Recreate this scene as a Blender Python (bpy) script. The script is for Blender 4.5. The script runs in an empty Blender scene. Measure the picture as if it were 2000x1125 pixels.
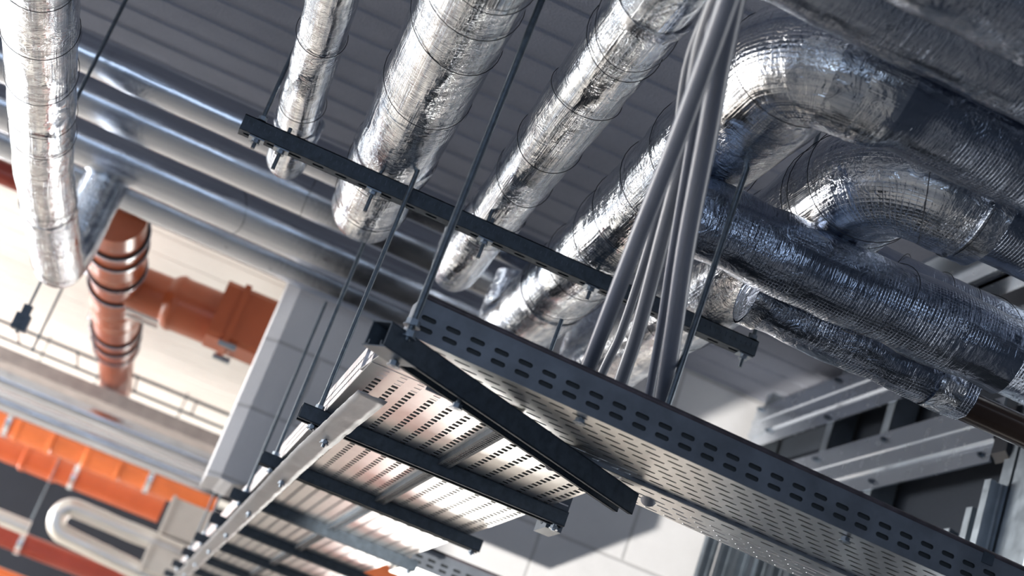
import bpy, math, random
from mathutils import Vector, Matrix, noise
random.seed(7)
PI = math.pi
EYE = 1.65
C = bpy.context.scene.collection

# ------------------------------------------------------------------ materials
def new_mat(name):
    m = bpy.data.materials.new(name); m.use_nodes = True
    nt = m.node_tree; b = nt.nodes['Principled BSDF']
    return m, nt, b
class N:
    """tiny node helper"""
    def __init__(s, nt): s.nt = nt
    def n(s, t, **kw):
        x = s.nt.nodes.new(t)
        for k, v in kw.items(): setattr(x, k, v)
        return x
    def link(s, a, b): s.nt.links.new(a, b)
    def mapping(s, src, scale, loc=(0, 0, 0)):
        m = s.n('ShaderNodeMapping'); m.inputs['Scale'].default_value = scale; m.inputs['Location'].default_value = loc
        s.link(src, m.inputs['Vector']); return m.outputs[0]
    def noise(s, vec, scale, detail=3, rough=.55, dist=0):
        x = s.n('ShaderNodeTexNoise'); x.inputs['Scale'].default_value = scale
        x.inputs['Detail'].default_value = detail; x.inputs['Roughness'].default_value = rough; x.inputs['Distortion'].default_value = dist
        s.link(vec, x.inputs['Vector']); return x.outputs['Fac']
    def math(s, op, a, b=None, clamp=False):
        x = s.n('ShaderNodeMath', operation=op); x.use_clamp = clamp
        for i, v in enumerate((a, b)):
            if v is None: continue
            if isinstance(v, (int, float)): x.inputs[i].default_value = v
            else: s.link(v, x.inputs[i])
        return x.outputs[0]
    def ramp(s, fac, stops):
        x = s.n('ShaderNodeValToRGB'); cr = x.color_ramp
        while len(cr.elements) < len(stops): cr.elements.new(.5)
        for e, (p, c) in zip(cr.elements, stops): e.position = p; e.color = (*c, 1) if len(c) == 3 else c
        s.link(fac, x.inputs[0]); return x.outputs['Color']
    def bump(s, h, strength, dist, normal=None):
        x = s.n('ShaderNodeBump'); x.inputs['Strength'].default_value = strength; x.inputs['Distance'].default_value = dist
        s.link(h, x.inputs['Height'])
        if normal: s.link(normal, x.inputs['Normal'])
        return x.outputs[0]

def simple(name, col, metal=0., rough=.5, nscale=30, nvar=.12, bump=0., bdist=.002, spec=.5):
    m, nt, b = new_mat(name); k = N(nt)
    tc = k.n('ShaderNodeTexCoord').outputs['Object']
    f = k.noise(tc, nscale, 4, .6)
    lo = tuple(c * (1 - nvar) for c in col); hi = tuple(min(1, c * (1 + nvar)) for c in col)
    k.link(k.ramp(f, [(.3, lo), (.7, hi)]), b.inputs['Base Color'])
    b.inputs['Metallic'].default_value = metal; b.inputs['Roughness'].default_value = rough
    b.inputs['Specular IOR Level'].default_value = spec
    if bump: k.link(k.bump(k.noise(tc, nscale * 3, 4, .6), bump, bdist), b.inputs['Normal'])
    return m

def foil(name, col=(.80, .81, .83), rough=.2, crease=1., trans=1., lump=1., grid=.5, amp=1., cv=1.):
    """aluminium foil lagging: uv = (metres along, metres round)"""
    m, nt, b = new_mat(name); k = N(nt)
    uv = k.n('ShaderNodeUVMap'); uv.uv_map = 'len'; uv = uv.outputs[0]
    ob = k.n('ShaderNodeTexCoord').outputs['Object']
    b.inputs['Metallic'].default_value = 1.
    def ridge(x): return k.math('SUBTRACT', 1., k.math('MULTIPLY', k.math('ABSOLUTE', k.math('SUBTRACT', x, .5)), 2.))
    def mask(sc, loc, lo, hi):
        x = k.n('ShaderNodeMapRange'); x.interpolation_type = 'SMOOTHSTEP'
        x.inputs['From Min'].default_value = lo; x.inputs['From Max'].default_value = hi
        k.link(k.noise(k.mapping(uv, sc, loc), 1., 3), x.inputs['Value']); return x.outputs[0]
    long_ = ridge(k.noise(k.mapping(uv, (1.6, 120, 1)), 1.0, 3, .5, .12))          # lengthwise folds
    tr = ridge(k.noise(k.mapping(uv, (150, 18, 1)), 1.0, 3, .5, 1.2))            # fine cross wrinkles
    cr = ridge(k.noise(ob, 34, 4, .5, 1.6))                                      # crumple
    big = k.noise(ob, 9, 3, .5, .8)
    sep = k.n('ShaderNodeSeparateXYZ'); k.link(uv, sep.inputs[0])
    gu = k.math('ABSOLUTE', k.math('SINE', k.math('MULTIPLY', sep.outputs[0], PI / .006)))
    gv = k.math('ABSOLUTE', k.math('SINE', k.math('MULTIPLY', sep.outputs[1], PI / .006)))
    g = k.math('MULTIPLY', k.math('POWER', k.math('MINIMUM', gu, gv), .4), mask((5, 9, 1), (1, 4, 0), .48, .62))
    h = k.math('MULTIPLY', k.math('MULTIPLY', long_, mask((2.5, 7, 1), (3, 3, 0), .36, .60)), .16 * crease)
    h = k.math('ADD', h, k.math('MULTIPLY', k.math('MULTIPLY', tr, mask((4, 10, 1), (5, 2, 0), .38, .62)), .085 * trans))
    h = k.math('ADD', h, k.math('MULTIPLY', k.math('MULTIPLY', cr, mask((5, 8, 1), (9, 5, 0), .30, .70)), .42 * lump))
    h = k.math('ADD', h, k.math('MULTIPLY', g, .07 * grid))
    n1 = k.bump(h, 1., .0072 * amp)
    n2 = k.bump(big, .5, .009 * lump, n1)
    k.link(n2, b.inputs['Normal'])
    st = k.noise(k.mapping(uv, (2.2, 60, 1), (7, 1, 0)), 1., 4, .7)  # streaks put bluish shade and pale highlights into the foil colour
    k.link(k.ramp(st, [(.34, tuple(c * (1 - q * cv) for c, q in zip(col, (.50, .44, .34)))), (.50, tuple(c * (1 - q * cv) for c, q in zip(col, (.14, .11, .07)))), (.64, tuple(min(1, c * (1 + .15 * cv)) for c in col))]), b.inputs['Base Color'])
    rr = k.math('ADD', k.math('MULTIPLY', k.noise(k.mapping(uv, (8, 50, 1)), 1., 3), .18), rough - .10)
    k.link(rr, b.inputs['Roughness'])
    return m

M = {}
M['foil'] = foil('aluminium foil lagging', (.76,.79,.82), rough=.14, lump=.9, crease=1.3, trans=1.5)
M['foil_crumpled'] = foil('crumpled foil lagging', rough=.15, lump=1.5, crease=1.0, trans=1.8, grid=1.4)
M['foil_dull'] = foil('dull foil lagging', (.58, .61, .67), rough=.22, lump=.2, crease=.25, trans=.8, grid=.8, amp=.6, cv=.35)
M['foil_dark'] = foil('shaded dark foil lagging', (.36, .40, .48), rough=.20, lump=.8, crease=.3, trans=1.6, grid=1.2, cv=.5)  # darker copy of the foil, shade put into its base colour
M['foil_tape'] = foil('foil tape', (.62, .64, .68), rough=.24, lump=1.2, crease=.4, trans=1.)
M['print'] = simple('printed dash ink', (.03, .04, .06), 0, .5)
M['wire'] = simple('black binding wire', (.035, .04, .05), .6, .4)
M['strut'] = simple('galvanised steel in shade', (.055, .07, .09), .3, .6, 60, .25, .2, .0006, .25)  # dark blue-grey base puts shade into the galvanised colour
M['rod'] = simple('zinc threaded rod', (.13, .155, .18), .85, .36, 90, .2, .6, .0006)
M['bolt'] = simple('zinc bolt', (.25, .29, .34), .9, .35, 90, .2)
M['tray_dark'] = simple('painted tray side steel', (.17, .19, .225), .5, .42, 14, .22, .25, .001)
M['rust'] = simple('brown tray lip', (.06, .05, .06), .2, .5, 25, .5)
M['conduit'] = simple('grey plastic conduit', (.155, .17, .215), 0, .33, 8, .06, 0, .001, .6)
M['conduit_light'] = simple('pale grey plastic conduit', (.20, .21, .24), 0, .33, 8, .06, 0, .001, .6)
M['brown'] = simple('dark brown pipe', (.03, .019, .015), .2, .2, 6, .3)
M['dark_plastic'] = simple('black plastic clip', (.02, .022, .03), 0, .4)
M['white_box'] = simple('pale duct board', (.62, .60, .57), 0, .6, 8, .06)
M['white_pipe'] = foil('pale foil pipe', (.78, .77, .75), rough=.34, lump=.3, crease=.3, trans=.3, cv=.3)
M['boxing'] = simple('pinkish grey boxing', (.40, .36, .35), 0, .8, 14, .16, .4, .003)
M['red'] = simple('red painted steel', (.62, .045, .03), 0, .4, 10, .1)
M['rubber'] = simple('black rubber and hole shade', (.025, .03, .035), 0, .6)  # clamp rubber; the same black stands in for shade behind tray holes
M['steel_dark'] = simple('dark steel', (.08, .10, .13), .7, .45, 40, .2)

def galv(name, col, rough, streak=18, bumps=.25, metal=1., var=.18, rv=.2):
    m, nt, b = new_mat(name); k = N(nt)
    tc = k.n('ShaderNodeTexCoord').outputs['Object']
    f = k.noise(k.mapping(tc, (streak, 2.5, streak)), 1., 4, .6)
    f2 = k.noise(tc, 25, 4, .6)
    mix = k.math('ADD', k.math('MULTIPLY', f, .6), k.math('MULTIPLY', f2, .4))
    lo = tuple(c * (1 - var) for c in col); hi = tuple(min(1, c * (1 + var * .6)) for c in col)
    k.link(k.ramp(mix, [(.35, lo), (.65, hi)]), b.inputs['Base Color'])
    b.inputs['Metallic'].default_value = metal
    k.link(k.math('ADD', k.math('MULTIPLY', f2, rv), rough - rv / 2), b.inputs['Roughness'])
    k.link(k.bump(k.noise(k.mapping(tc, (22, 6, 22)), 1., 3), bumps, .004), b.inputs['Normal'])
    return m
M['tray'] = galv('galvanised tray sheet', (.80, .80, .80), .30, 18, .05, var=.10, rv=.06)
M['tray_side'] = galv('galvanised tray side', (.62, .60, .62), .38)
M['strap'] = galv('crinkled galvanised strap', (.34, .35, .38), .5, 8, .6, .5)
M['alu'] = galv('mill finish aluminium', (.72, .77, .84), .27, 10, 0., var=.05, rv=.03)
M['stud'] = galv('galvanised stud', (.42, .47, .52), .40, 10, .2)

def orange(name, col):
    m, nt, b = new_mat(name); k = N(nt)
    tc = k.n('ShaderNodeTexCoord').outputs['Object']
    f = k.noise(tc, 6, 3)
    k.link(k.ramp(f, [(.3, tuple(c * .88 for c in col)), (.7, tuple(min(1, c * 1.1) for c in col))]), b.inputs['Base Color'])
    b.inputs['Roughness'].default_value = .3
    return m
M['orange'] = orange('orange plastic', (.78, .19, .055))
M['terracotta'] = orange('terracotta plastic', (.36, .085, .032))
M['orange_deep'] = orange('deep orange plastic', (.55, .12, .04))
M['oxide'] = orange('oxide red plastic', (.30, .045, .028))

def concrete(name, col, grain, brick=False, contrast=.18):
    m, nt, b = new_mat(name); k = N(nt)
    tc = k.n('ShaderNodeTexCoord').outputs['Object']
    f = k.noise(tc, 2.2, 5, .6); g = k.noise(tc, 220, 2, .7)
    mix = k.math('ADD', k.math('MULTIPLY', f, .55), k.math('MULTIPLY', g, .45))
    c = k.ramp(mix, [(.35, tuple(x * (1 - contrast) for x in col)), (.65, tuple(x * (1 + contrast) for x in col))])
    h = k.math('ADD', k.math('MULTIPLY', g, .5 * grain), k.math('MULTIPLY', k.noise(tc, 18, 4), .6))
    if brick:
        br = k.n('ShaderNodeTexBrick'); br.inputs['Scale'].default_value = 1
        br.inputs['Brick Width'].default_value = .62; br.inputs['Row Height'].default_value = .245
        br.inputs['Mortar Size'].default_value = .008; br.inputs['Mortar Smooth'].default_value = .6
        rot = k.n('ShaderNodeMapping'); rot.inputs['Rotation'].default_value = (-PI / 2, 0, 0)
        k.link(tc, rot.inputs[0]); k.link(rot.outputs[0], br.inputs['Vector'])
        mx = k.n('ShaderNodeMix', data_type='RGBA'); mx.inputs[7].default_value = (*[x * .72 for x in col], 1)
        k.link(br.outputs['Fac'], mx.inputs[0]); k.link(c, mx.inputs[6]); c = mx.outputs[2]
        h = k.math('SUBTRACT', h, k.math('MULTIPLY', br.outputs['Fac'], .8))
    k.link(c, b.inputs['Base Color']); b.inputs['Roughness'].default_value = .88
    k.link(k.bump(h, .5, .006), b.inputs['Normal'])
    return m
M['wallW'] = concrete('pale concrete blockwork', (.62, .62, .645), 1, True, .10)
M['ceiling'] = concrete('ribbed concrete soffit', (.23, .245, .30), 3.5, False, .16)
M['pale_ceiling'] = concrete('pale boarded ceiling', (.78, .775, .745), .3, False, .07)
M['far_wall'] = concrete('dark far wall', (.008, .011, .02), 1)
M['right_wall'] = concrete('dark opening board', (.02, .027, .04), .4)  # near black, stands in for the dark room behind the studs
M['floor'] = concrete('concrete floor', (.52, .49, .45), .6)
M['left_wall'] = concrete('plastered wall', (.42, .40, .38), .5)

# ------------------------------------------------------------------ mesh builder
class MB:
    def __init__(s): s.v = []; s.f = []; s.mi = []; s.uv = []; s.mats = []
    def mat(s, m):
        if m not in s.mats: s.mats.append(m)
        return s.mats.index(m)
    def face(s, idx, m=0, uv=None): s.f.append(idx); s.mi.append(m); s.uv.append(uv)
    def box(s, a, b, m=0):
        i = len(s.v); (x0, y0, z0), (x1, y1, z1) = a, b
        s.v += [(x0, y0, z0), (x1, y0, z0), (x1, y1, z0), (x0, y1, z0), (x0, y0, z1), (x1, y0, z1), (x1, y1, z1), (x0, y1, z1)]
        for q in ((0, 3, 2, 1), (4, 5, 6, 7), (0, 1, 5, 4), (1, 2, 6, 5), (2, 3, 7, 6), (3, 0, 4, 7)): s.face([i + t for t in q], m)
    def prism(s, prof, x0, x1, axis='X', m=0, closed=True, caps=True):
        """extrude 2D profile along an axis; profile = (a,b) = the other two axes in order"""
        i = len(s.v); n = len(prof)
        def p(t, a, b): return (t, a, b) if axis == 'X' else (a, t, b) if axis == 'Y' else (a, b, t)
        for t in (x0, x1): s.v += [p(t, a, b) for a, b in prof]
        for j in range(n if closed else n - 1):
            j2 = (j + 1) % n; s.face([i + j, i + j2, i + n + j2, i + n + j], m)
        if caps and closed: s.face([i + j for j in range(n)][::-1], m); s.face([i + n + j for j in range(n)], m)
    def tube(s, pts, r, seg=16, m=0, caps=True, rf=None, jit=0, jfreq=6, sub=None, crease=None):
        """pts: list of Vector. r: radius or function(length). Writes uv in metres."""
        pts = [Vector(p) for p in pts]
        if sub:
            q = [pts[0]]
            for a, b_ in zip(pts, pts[1:]):
                k = max(1, int((b_ - a).length / sub))
                q += [a.lerp(b_, (t + 1) / k) for t in range(k)]
            pts = q
        n = len(pts); T = []
        for i in range(n):
            d = pts[min(i + 1, n - 1)] - pts[max(i - 1, 0)]; T.append(d.normalized())
        up = Vector((0, 0, 1)) if abs(T[0].z) < .9 else Vector((0, 1, 0))
        u = T[0].cross(up).normalized(); base = len(s.v); L = 0; Ls = []
        rad0 = r(0) if callable(r) else r
        off = random.random() * 50
        for i in range(n):
            if i: L += (pts[i] - pts[i - 1]).length
            Ls.append(L)
            u = (u - T[i] * u.dot(T[i])).normalized(); w = T[i].cross(u)
            rr = r(L) if callable(r) else r
            for j in range(seg):
                a = 2 * PI * j / seg
                d = u * math.cos(a) + w * math.sin(a)
                q = rr
                if jit:
                    P = pts[i] + d * rr
                    q += jit * noise.noise(P * jfreq + Vector((off, 0, 0))) + jit * .45 * noise.noise(P * jfreq * 3.3 + Vector((0, off, 0)))
                s.v.append(tuple(pts[i] + d * q))
        for i in range(n - 1):
            for j in range(seg):
                j2 = (j + 1) % seg
                a, b_, c, d = base + i * seg + j, base + i * seg + j2, base + (i + 1) * seg + j2, base + (i + 1) * seg + j
                v0, v1 = j * 2 * PI * rad0 / seg, (j + 1) * 2 * PI * rad0 / seg
                s.face([a, d, c, b_], m, [(Ls[i], v0), (Ls[i + 1], v0), (Ls[i + 1], v1), (Ls[i], v1)])
        if caps:
            for e, i in ((0, 0), (1, n - 1)):
                cv = len(s.v); s.v.append(tuple(pts[i])); o = base + i * seg
                for j in range(seg):
                    j2 = (j + 1) % seg
                    q = [cv, o + j, o + j2] if e == 0 else [cv, o + j2, o + j]
                    s.face(q, m, [(0, 0), (.05, j * .01), (.05, j2 * .01)])
        return Ls
    def cyl(s, a, b, r, seg=16, m=0): s.tube([a, b], r, seg, m)
    def plate(s, P0, U, Vv, nu, nv_rows, holes, m=0):
        pass
    def build(s, name, mat, parent=None, smooth=True, solid=0, off=-1):
        me = bpy.data.meshes.new(name); me.from_pydata(s.v, [], s.f)
        mats = mat if isinstance(mat, (list, tuple)) else [mat]
        for q in mats: me.materials.append(q)
        me.polygons.foreach_set('material_index', s.mi)
        if any(q is not None for q in s.uv):
            l = me.uv_layers.new(name='len'); k = 0; flat = []
            for f, q in zip(s.f, s.uv):
                for t in range(len(f)): flat += list(q[t]) if q else [0, 0]
            l.data.foreach_set('uv', flat)
        me.update()
        if smooth:
            me.polygons.foreach_set('use_smooth', [True] * len(s.f))
            me.set_sharp_from_angle(angle=math.radians(38))
        o = bpy.data.objects.new(name, me); C.objects.link(o)
        if solid:
            md = o.modifiers.new('sheet', 'SOLIDIFY'); md.thickness = solid; md.offset = off
        if parent: o.parent = parent
        return o

def hole_sheet(mb, O, U, V, ulen, vlen, rows, m=0, nseg=4):
    """flat sheet O + u*U + v*V with rows of holes.
    rows: list of (v_center, hole_len_u, hole_w_v, pitch, offset, round?) - real holes."""
    U = Vector(U).normalized(); V = Vector(V).normalized(); O = Vector(O)
    def pt(u, v): mb.v.append(tuple(O + U * u + V * v)); return len(mb.v) - 1
    rows = sorted(rows); vb = 0
    def quad(u0, v0, u1, v1): mb.face([pt(u0, v0), pt(u1, v0), pt(u1, v1), pt(u0, v1)], m)
    for (vc, hl, hw, pitch, off, rnd) in rows:
        ch = hw * .5 + .0012
        v0, v1 = vc - ch, vc + ch
        if v0 > vb + 1e-6: quad(0, vb, ulen, v0)
        u = off % pitch; last = 0
        while u + hl / 2 + .001 < ulen:
            c = u
            if c - hl / 2 - .001 > last:
                cl, cr = c - hl / 2 - .0012, c + hl / 2 + .0012
                quad(last, v0, cl, v1)
                inner = []
                if rnd:
                    r = hw / 2; k = 5
                    for t in range(k): a = -PI / 2 + PI * t / (k - 1); inner.append((c + hl / 2 - r + r * math.cos(a), vc + r * math.sin(a)))
                    for t in range(k): a = PI / 2 + PI * t / (k - 1); inner.append((c - hl / 2 + r + r * math.cos(a), vc + r * math.sin(a)))
                    outer = [(cr, v0)] + [(cr, vc + (t - (k - 1) / 2) * 2 * ch / (k - 1)) for t in range(1, k - 1)] + [(cr, v1)]
                    outer += [(cl, v1)] + [(cl, vc - (t - (k - 1) / 2) * 2 * ch / (k - 1)) for t in range(1, k - 1)] + [(cl, v0)]
                else:
                    inner = [(c + hl / 2, vc - hw / 2), (c + hl / 2, vc + hw / 2), (c - hl / 2, vc + hw / 2), (c - hl / 2, vc - hw / 2)]
                    outer = [(cr, v0), (cr, v1), (cl, v1), (cl, v0)]
                ii = [pt(*q) for q in inner]; oo = [pt(*q) for q in outer]; n = len(ii)
                for t in range(n): mb.face([oo[t], oo[(t + 1) % n], ii[(t + 1) % n], ii[t]], m)
                last = cr
            u += pitch
        quad(last, v0, ulen, v1); vb = v1
    if vlen > vb + 1e-6: quad(0, vb, ulen, vlen)

def fillet(pts, r, k=9):
    pts = [Vector(p) for p in pts]; out = [pts[0]]
    for a, b, c in zip(pts, pts[1:], pts[2:]):
        d1 = (a - b).normalized(); d2 = (c - b).normalized(); ang = d1.angle(d2)
        t = min(r / math.tan(ang / 2), (a - b).length * .49, (c - b).length * .49)
        p, q = b + d1 * t, b + d2 * t
        ctr = b + (d1 + d2).normalized() * (t / math.cos(ang / 2))
        rr = (p - ctr).length
        va, vb_ = (p - ctr).normalized(), (q - ctr).normalized(); th = va.angle(vb_)
        for i in range(k + 1):
            s_ = i / k
            v = (va * math.sin((1 - s_) * th) + vb_ * math.sin(s_ * th)) / math.sin(th)
            out.append(ctr + v * rr)
    out.append(pts[-1]); return out

def empty(name, label, cat, group=None):
    o = bpy.data.objects.new(name, None); C.objects.link(o); return tag(o, label, cat, group)
def tag(o, label, cat, group=None, kind=None):
    if label: o['label'] = label
    if cat: o['category'] = cat
    if group: o['group'] = group
    if kind: o['kind'] = kind
    return o
def struct(o, label=None):
    o['kind'] = 'structure'
    if label: o['label'] = label
    return o
def dup(root, dx, label, group=None):
    r = root.copy(); C.objects.link(r); r.location = root.location + Vector(dx); r['label'] = label
    if group: r['group'] = group
    for ch in list(root.children):
        c = ch.copy(); C.objects.link(c); c.parent = r
        for g in list(ch.children):
            d = g.copy(); C.objects.link(d); d.parent = c
    return r

# ------------------------------------------------------------------ the setting (z measured from eye height; shifted up at the end)
CE = 1.72
# ceiling: profiled soffit, ribs along X
mb = MB(); prof = []; y = -2.0
while y < 5.2:
    w = .155
    prof += [(y, CE), (y + .112, CE), (y + .118, CE + .006), (y + .149, CE + .006)]
    y += w
prof += [(5.35, CE), (5.35, CE + .2), (-2, CE + .2)]
mb.prism(prof, -7.2, 3.4, 'X')
struct(mb.build('ceiling', M['ceiling'], smooth=False))
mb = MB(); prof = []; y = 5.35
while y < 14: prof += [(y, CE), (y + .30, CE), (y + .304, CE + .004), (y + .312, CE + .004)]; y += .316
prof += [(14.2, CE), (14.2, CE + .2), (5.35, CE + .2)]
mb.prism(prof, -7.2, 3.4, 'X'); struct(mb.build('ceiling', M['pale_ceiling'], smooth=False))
mb = MB(); mb.box((-7.2, -2, -EYE - .1), (3.4, 14.2, -EYE)); struct(mb.build('floor', M['floor'], smooth=False))
WX0, WX1, WY, WZ = .112, 1.905, 5.15, .722
# blockwork lintel wall with a rough lower edge
mb = MB()
n = 120; T = .34
xs = [WX0] + [WX0 + .045 + (WX1 - WX0 - .045) * i / (n - 1) for i in range(n)]
zb = [WZ + .016 * noise.noise(Vector((x * 14, 0, 0))) + .012 * noise.noise(Vector((x * 40, 3, 0))) for x in xs]
for i in range(n + 1):
    dy = .03 if i == 0 else 0
    mb.v += [(xs[i], WY + dy, CE), (xs[i], WY + dy, zb[i]), (xs[i], WY + T, zb[i] - .004), (xs[i], WY + T, CE)]
for i in range(n):
    a = i * 4; b = a + 4
    for q in range(4): mb.face([a + q, a + (q + 1) % 4, b + (q + 1) % 4, b + q])
mb.face([3, 2, 1, 0]); a = n * 4; mb.face([a, a + 1, a + 2, a + 3])
struct(mb.build('wall_middle', M['wallW'], smooth=False))
mb = MB(); mb.box((-2.3, 14, -EYE), (1.75, 14.2, CE)); mb.box((-7.2, 14, 1.3), (-2.3, 14.2, CE)); mb.box((-7.2, 14, -EYE), (-2.3, 14.2, -EYE + .7)); mb.box((1.75, 14, .95), (3.4, 14.2, CE)); mb.box((1.75, 14, -EYE), (3.4, 14.2, -EYE + .35)); struct(mb.build('wall_back', M['far_wall'], smooth=False))
mb = MB(); mb.box((-7.2, -2.2, -EYE), (3.4, -2, CE)); struct(mb.build('wall_front', M['right_wall'], smooth=False))
mb = MB(); mb.box((1.93, 3.16, -EYE), (2.1, 5.7, CE)); struct(mb.build('wall_right', M['right_wall'], smooth=False))  # dark board added close behind the studs as shade of the room beyond
mb = MB(); mb.box((1.93, -2, -EYE), (2.1, 3.16, .68)); mb.box((1.93, -2, .68), (2.1, 2.1, CE)); mb.box((1.93, 2.1, 1.32), (2.1, 3.16, CE)); struct(mb.build('wall_right', M['right_wall'], smooth=False))  # opening left for the added duct-highlight lamp
mb = MB(); mb.box((3.2, 5.7, -EYE), (3.4, 14, CE)); mb.box((2.1, 5.5, -EYE), (3.4, 5.7, CE)); struct(mb.build('wall_right', M['left_wall'], smooth=False))
mb = MB()
mb.box((-7.2, -2, -EYE), (-7.0, 14, -EYE + .5)); mb.box((-7.2, -2, 1.35), (-7.0, 14, CE))
for y0 in (-2, 1.6, 4.6, 7.6, 10.6, 13.6): mb.box((-7.2, y0, -EYE + .5), (-7.0, y0 + .35, 1.35))
struct(mb.build('wall_left', M['left_wall'], smooth=False))

# ------------------------------------------------------------------ foil-lagged ducts
def ties(root, path, r, ss, tilt=.16, rr=.0008):
    """black binding-wire loops, each a part, at path lengths ss"""
    path = [Vector(p) for p in path]
    for s_ in ss:
        L = 0
        for a, b in zip(path, path[1:]):
            d = (b - a).length
            if L + d >= s_:
                p = a.lerp(b, (s_ - L) / d); t = (b - a).normalized(); break
            L += d
        else: continue
        up = Vector((0, 0, 1)) if abs(t.z) < .9 else Vector((0, 1, 0))
        u = t.cross(up).normalized(); w = t.cross(u)
        ra = r(s_) if callable(r) else r
        ph = random.random() * 6; tl = tilt * (random.random() - .3) * 2
        pts = []
        for j in range(33):
            a = 2 * PI * j / 32
            pts.append(p + (u * math.cos(a) + w * math.sin(a)) * (ra + .0022) + t * (tl * math.sin(a + ph) * ra * 3))
        mb = MB(); mb.tube(pts, rr, 5, caps=False); mb.build('binding_wire', M['wire'], root)

def dashes(mb, path, r, count, m, side):
    """small printed dashes on the lagging, added to the body mesh. side: angle range as (lo,hi) about the axis measured from straight down"""
    path = [Vector(p) for p in path]; tot = sum((b - a).length for a, b in zip(path, path[1:]))
    for _ in range(count):
        s_ = random.random() * tot; L = 0
        for a, b in zip(path, path[1:]):
            d = (b - a).length
            if L + d >= s_: p = a.lerp(b, (s_ - L) / d); t = (b - a).normalized(); break
            L += d
        if abs(t.z) > .3: continue
        side_v = t.cross(Vector((0, 0, 1))).normalized(); dn = Vector((0, 0, -1))
        an = random.uniform(*side); nrm = dn * math.cos(an) + side_v * math.sin(an); tan = t.cross(nrm)
        q = random.uniform(0, PI); dr = t * math.cos(q) + tan * math.sin(q); pr = nrm.cross(dr)
        l = random.uniform(.007, .013); c = p + nrm * (r + .0016)
        i = len(mb.v)
        for du, dv, dn_ in ((-1, -1, 0), (1, -1, 0), (1, 1, 0), (-1, 1, 0)):
            mb.v.append(tuple(c + dr * l * du * .5 + pr * .0007 * dv))
        mb.face([i, i + 1, i + 2, i + 3], m); mb.face([i + 3, i + 2, i + 1, i], m)

def duct(name, label, group, pts, r, mat, bend=.12, zones=None, seg=72, jit=.0035, jf=7, tie=(), nd=0, side=(-1, 1), sub=.03, tapes=(), cap_puff=0):
    root = empty(name, label, 'duct', group)
    path = fillet(pts, bend, 14) if len(pts) > 2 else [Vector(p) for p in pts]
    mb = MB(); mb.tube(path, r, seg, 0, True, jit=jit, jfreq=jf, sub=sub)
    if zones:      # (from length, material) - straight runs and elbows are wrapped in different foil
        for i_, uv_ in enumerate(mb.uv):
            if len(mb.f[i_]) == 4 and uv_:
                for k_, (s0_, _) in enumerate(zones):
                    if uv_[0][0] >= s0_ + .02 * noise.noise(Vector((uv_[0][1] * 30, s0_, 0))): mb.mi[i_] = 2 + k_
    if nd: dashes(mb, path, (r(0) if callable(r) else r) + jit * .8, nd, 1, side)
    mb.build('foil_jacket', [mat, M['print']] + [z[1] for z in (zones or ())], root)
    if tie: ties(root, path, (lambda s: (r(s) if callable(r) else r) + jit * .35), tie)
    for s_, w in tapes:      # joint bands of foil tape
        L = 0
        for a, b in zip(path, path[1:]):
            d = (b - a).length
            if L + d >= s_:
                t = (b - a).normalized(); p = a.lerp(b, (s_ - L) / d)
                mb = MB(); ra = (r(s_) if callable(r) else r) + .0035
                mb.tube([p - t * w / 2, p + t * w / 2], ra, seg, 0, False, jit=.003, jfreq=25, sub=.006)
                mb.build('joint_tape', M['foil_tape'], root); break
            L += d
    return root, path

PZ = 1.20
G1 = 'round foil-lagged ducts running away above the long steel channel'
duct('insulated_duct', 'silver foil-lagged duct hanging at far left, bent, its rounded end low beside the orange pipe', None,
     [(-.542, 1.66, 1.05), (-.553, 2.89, 1.05), (-.567, 3.72, 1.05), (-.540, 4.72, 1.05), (-.540, 4.72, 1.39)], .0705, M['foil'], .13, tie=[.9, 1.15, 1.38, 1.62, 1.75, 2.3, 2.9, 3.4], tapes=[(2.35, .03)])
duct('insulated_duct', 'narrowest silver foil-lagged duct, crossing over the left end of the long channel', None,
     [(-.105, 1.6, PZ), (-.040, 3.42, PZ), (-.038, 3.44, 1.34)], .0455, M['foil'], .09, tie=[.7, 1.05, 1.4], tapes=[(1.52, .025)])
duct('insulated_duct', 'wide silver foil-lagged duct, second from the left over the long channel, with a lapped joint', None,
     [(.112, 1.4, PZ), (.176, 3.50, PZ), (.178, 3.53, 1.37)], .087, M['foil'], .12, tie=[.72, .84, .98, 1.25, 1.7, 1.95], tapes=[(1.62, .03), (1.30, .006)])
duct('insulated_duct', 'silver foil-lagged duct with bright lengthwise creases, third over the long channel', None,
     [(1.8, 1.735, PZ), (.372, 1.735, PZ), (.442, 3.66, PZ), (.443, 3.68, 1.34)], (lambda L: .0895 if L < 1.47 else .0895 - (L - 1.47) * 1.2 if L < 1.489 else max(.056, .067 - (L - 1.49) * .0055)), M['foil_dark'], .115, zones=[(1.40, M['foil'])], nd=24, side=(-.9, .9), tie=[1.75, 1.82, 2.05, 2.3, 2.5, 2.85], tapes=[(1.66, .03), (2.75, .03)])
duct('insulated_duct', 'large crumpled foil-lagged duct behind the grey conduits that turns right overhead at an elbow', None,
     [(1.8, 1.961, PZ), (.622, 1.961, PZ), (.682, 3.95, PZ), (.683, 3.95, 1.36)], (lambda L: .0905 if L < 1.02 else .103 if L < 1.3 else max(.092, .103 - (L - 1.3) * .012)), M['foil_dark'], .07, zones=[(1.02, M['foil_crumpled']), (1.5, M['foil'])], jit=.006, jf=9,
     tie=[1.22, 1.6, 1.8, 2.0, 2.1, 2.35, 2.5], nd=26, side=(-.7, .9), tapes=[(1.12, .05), (2.62, .04)])
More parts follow.
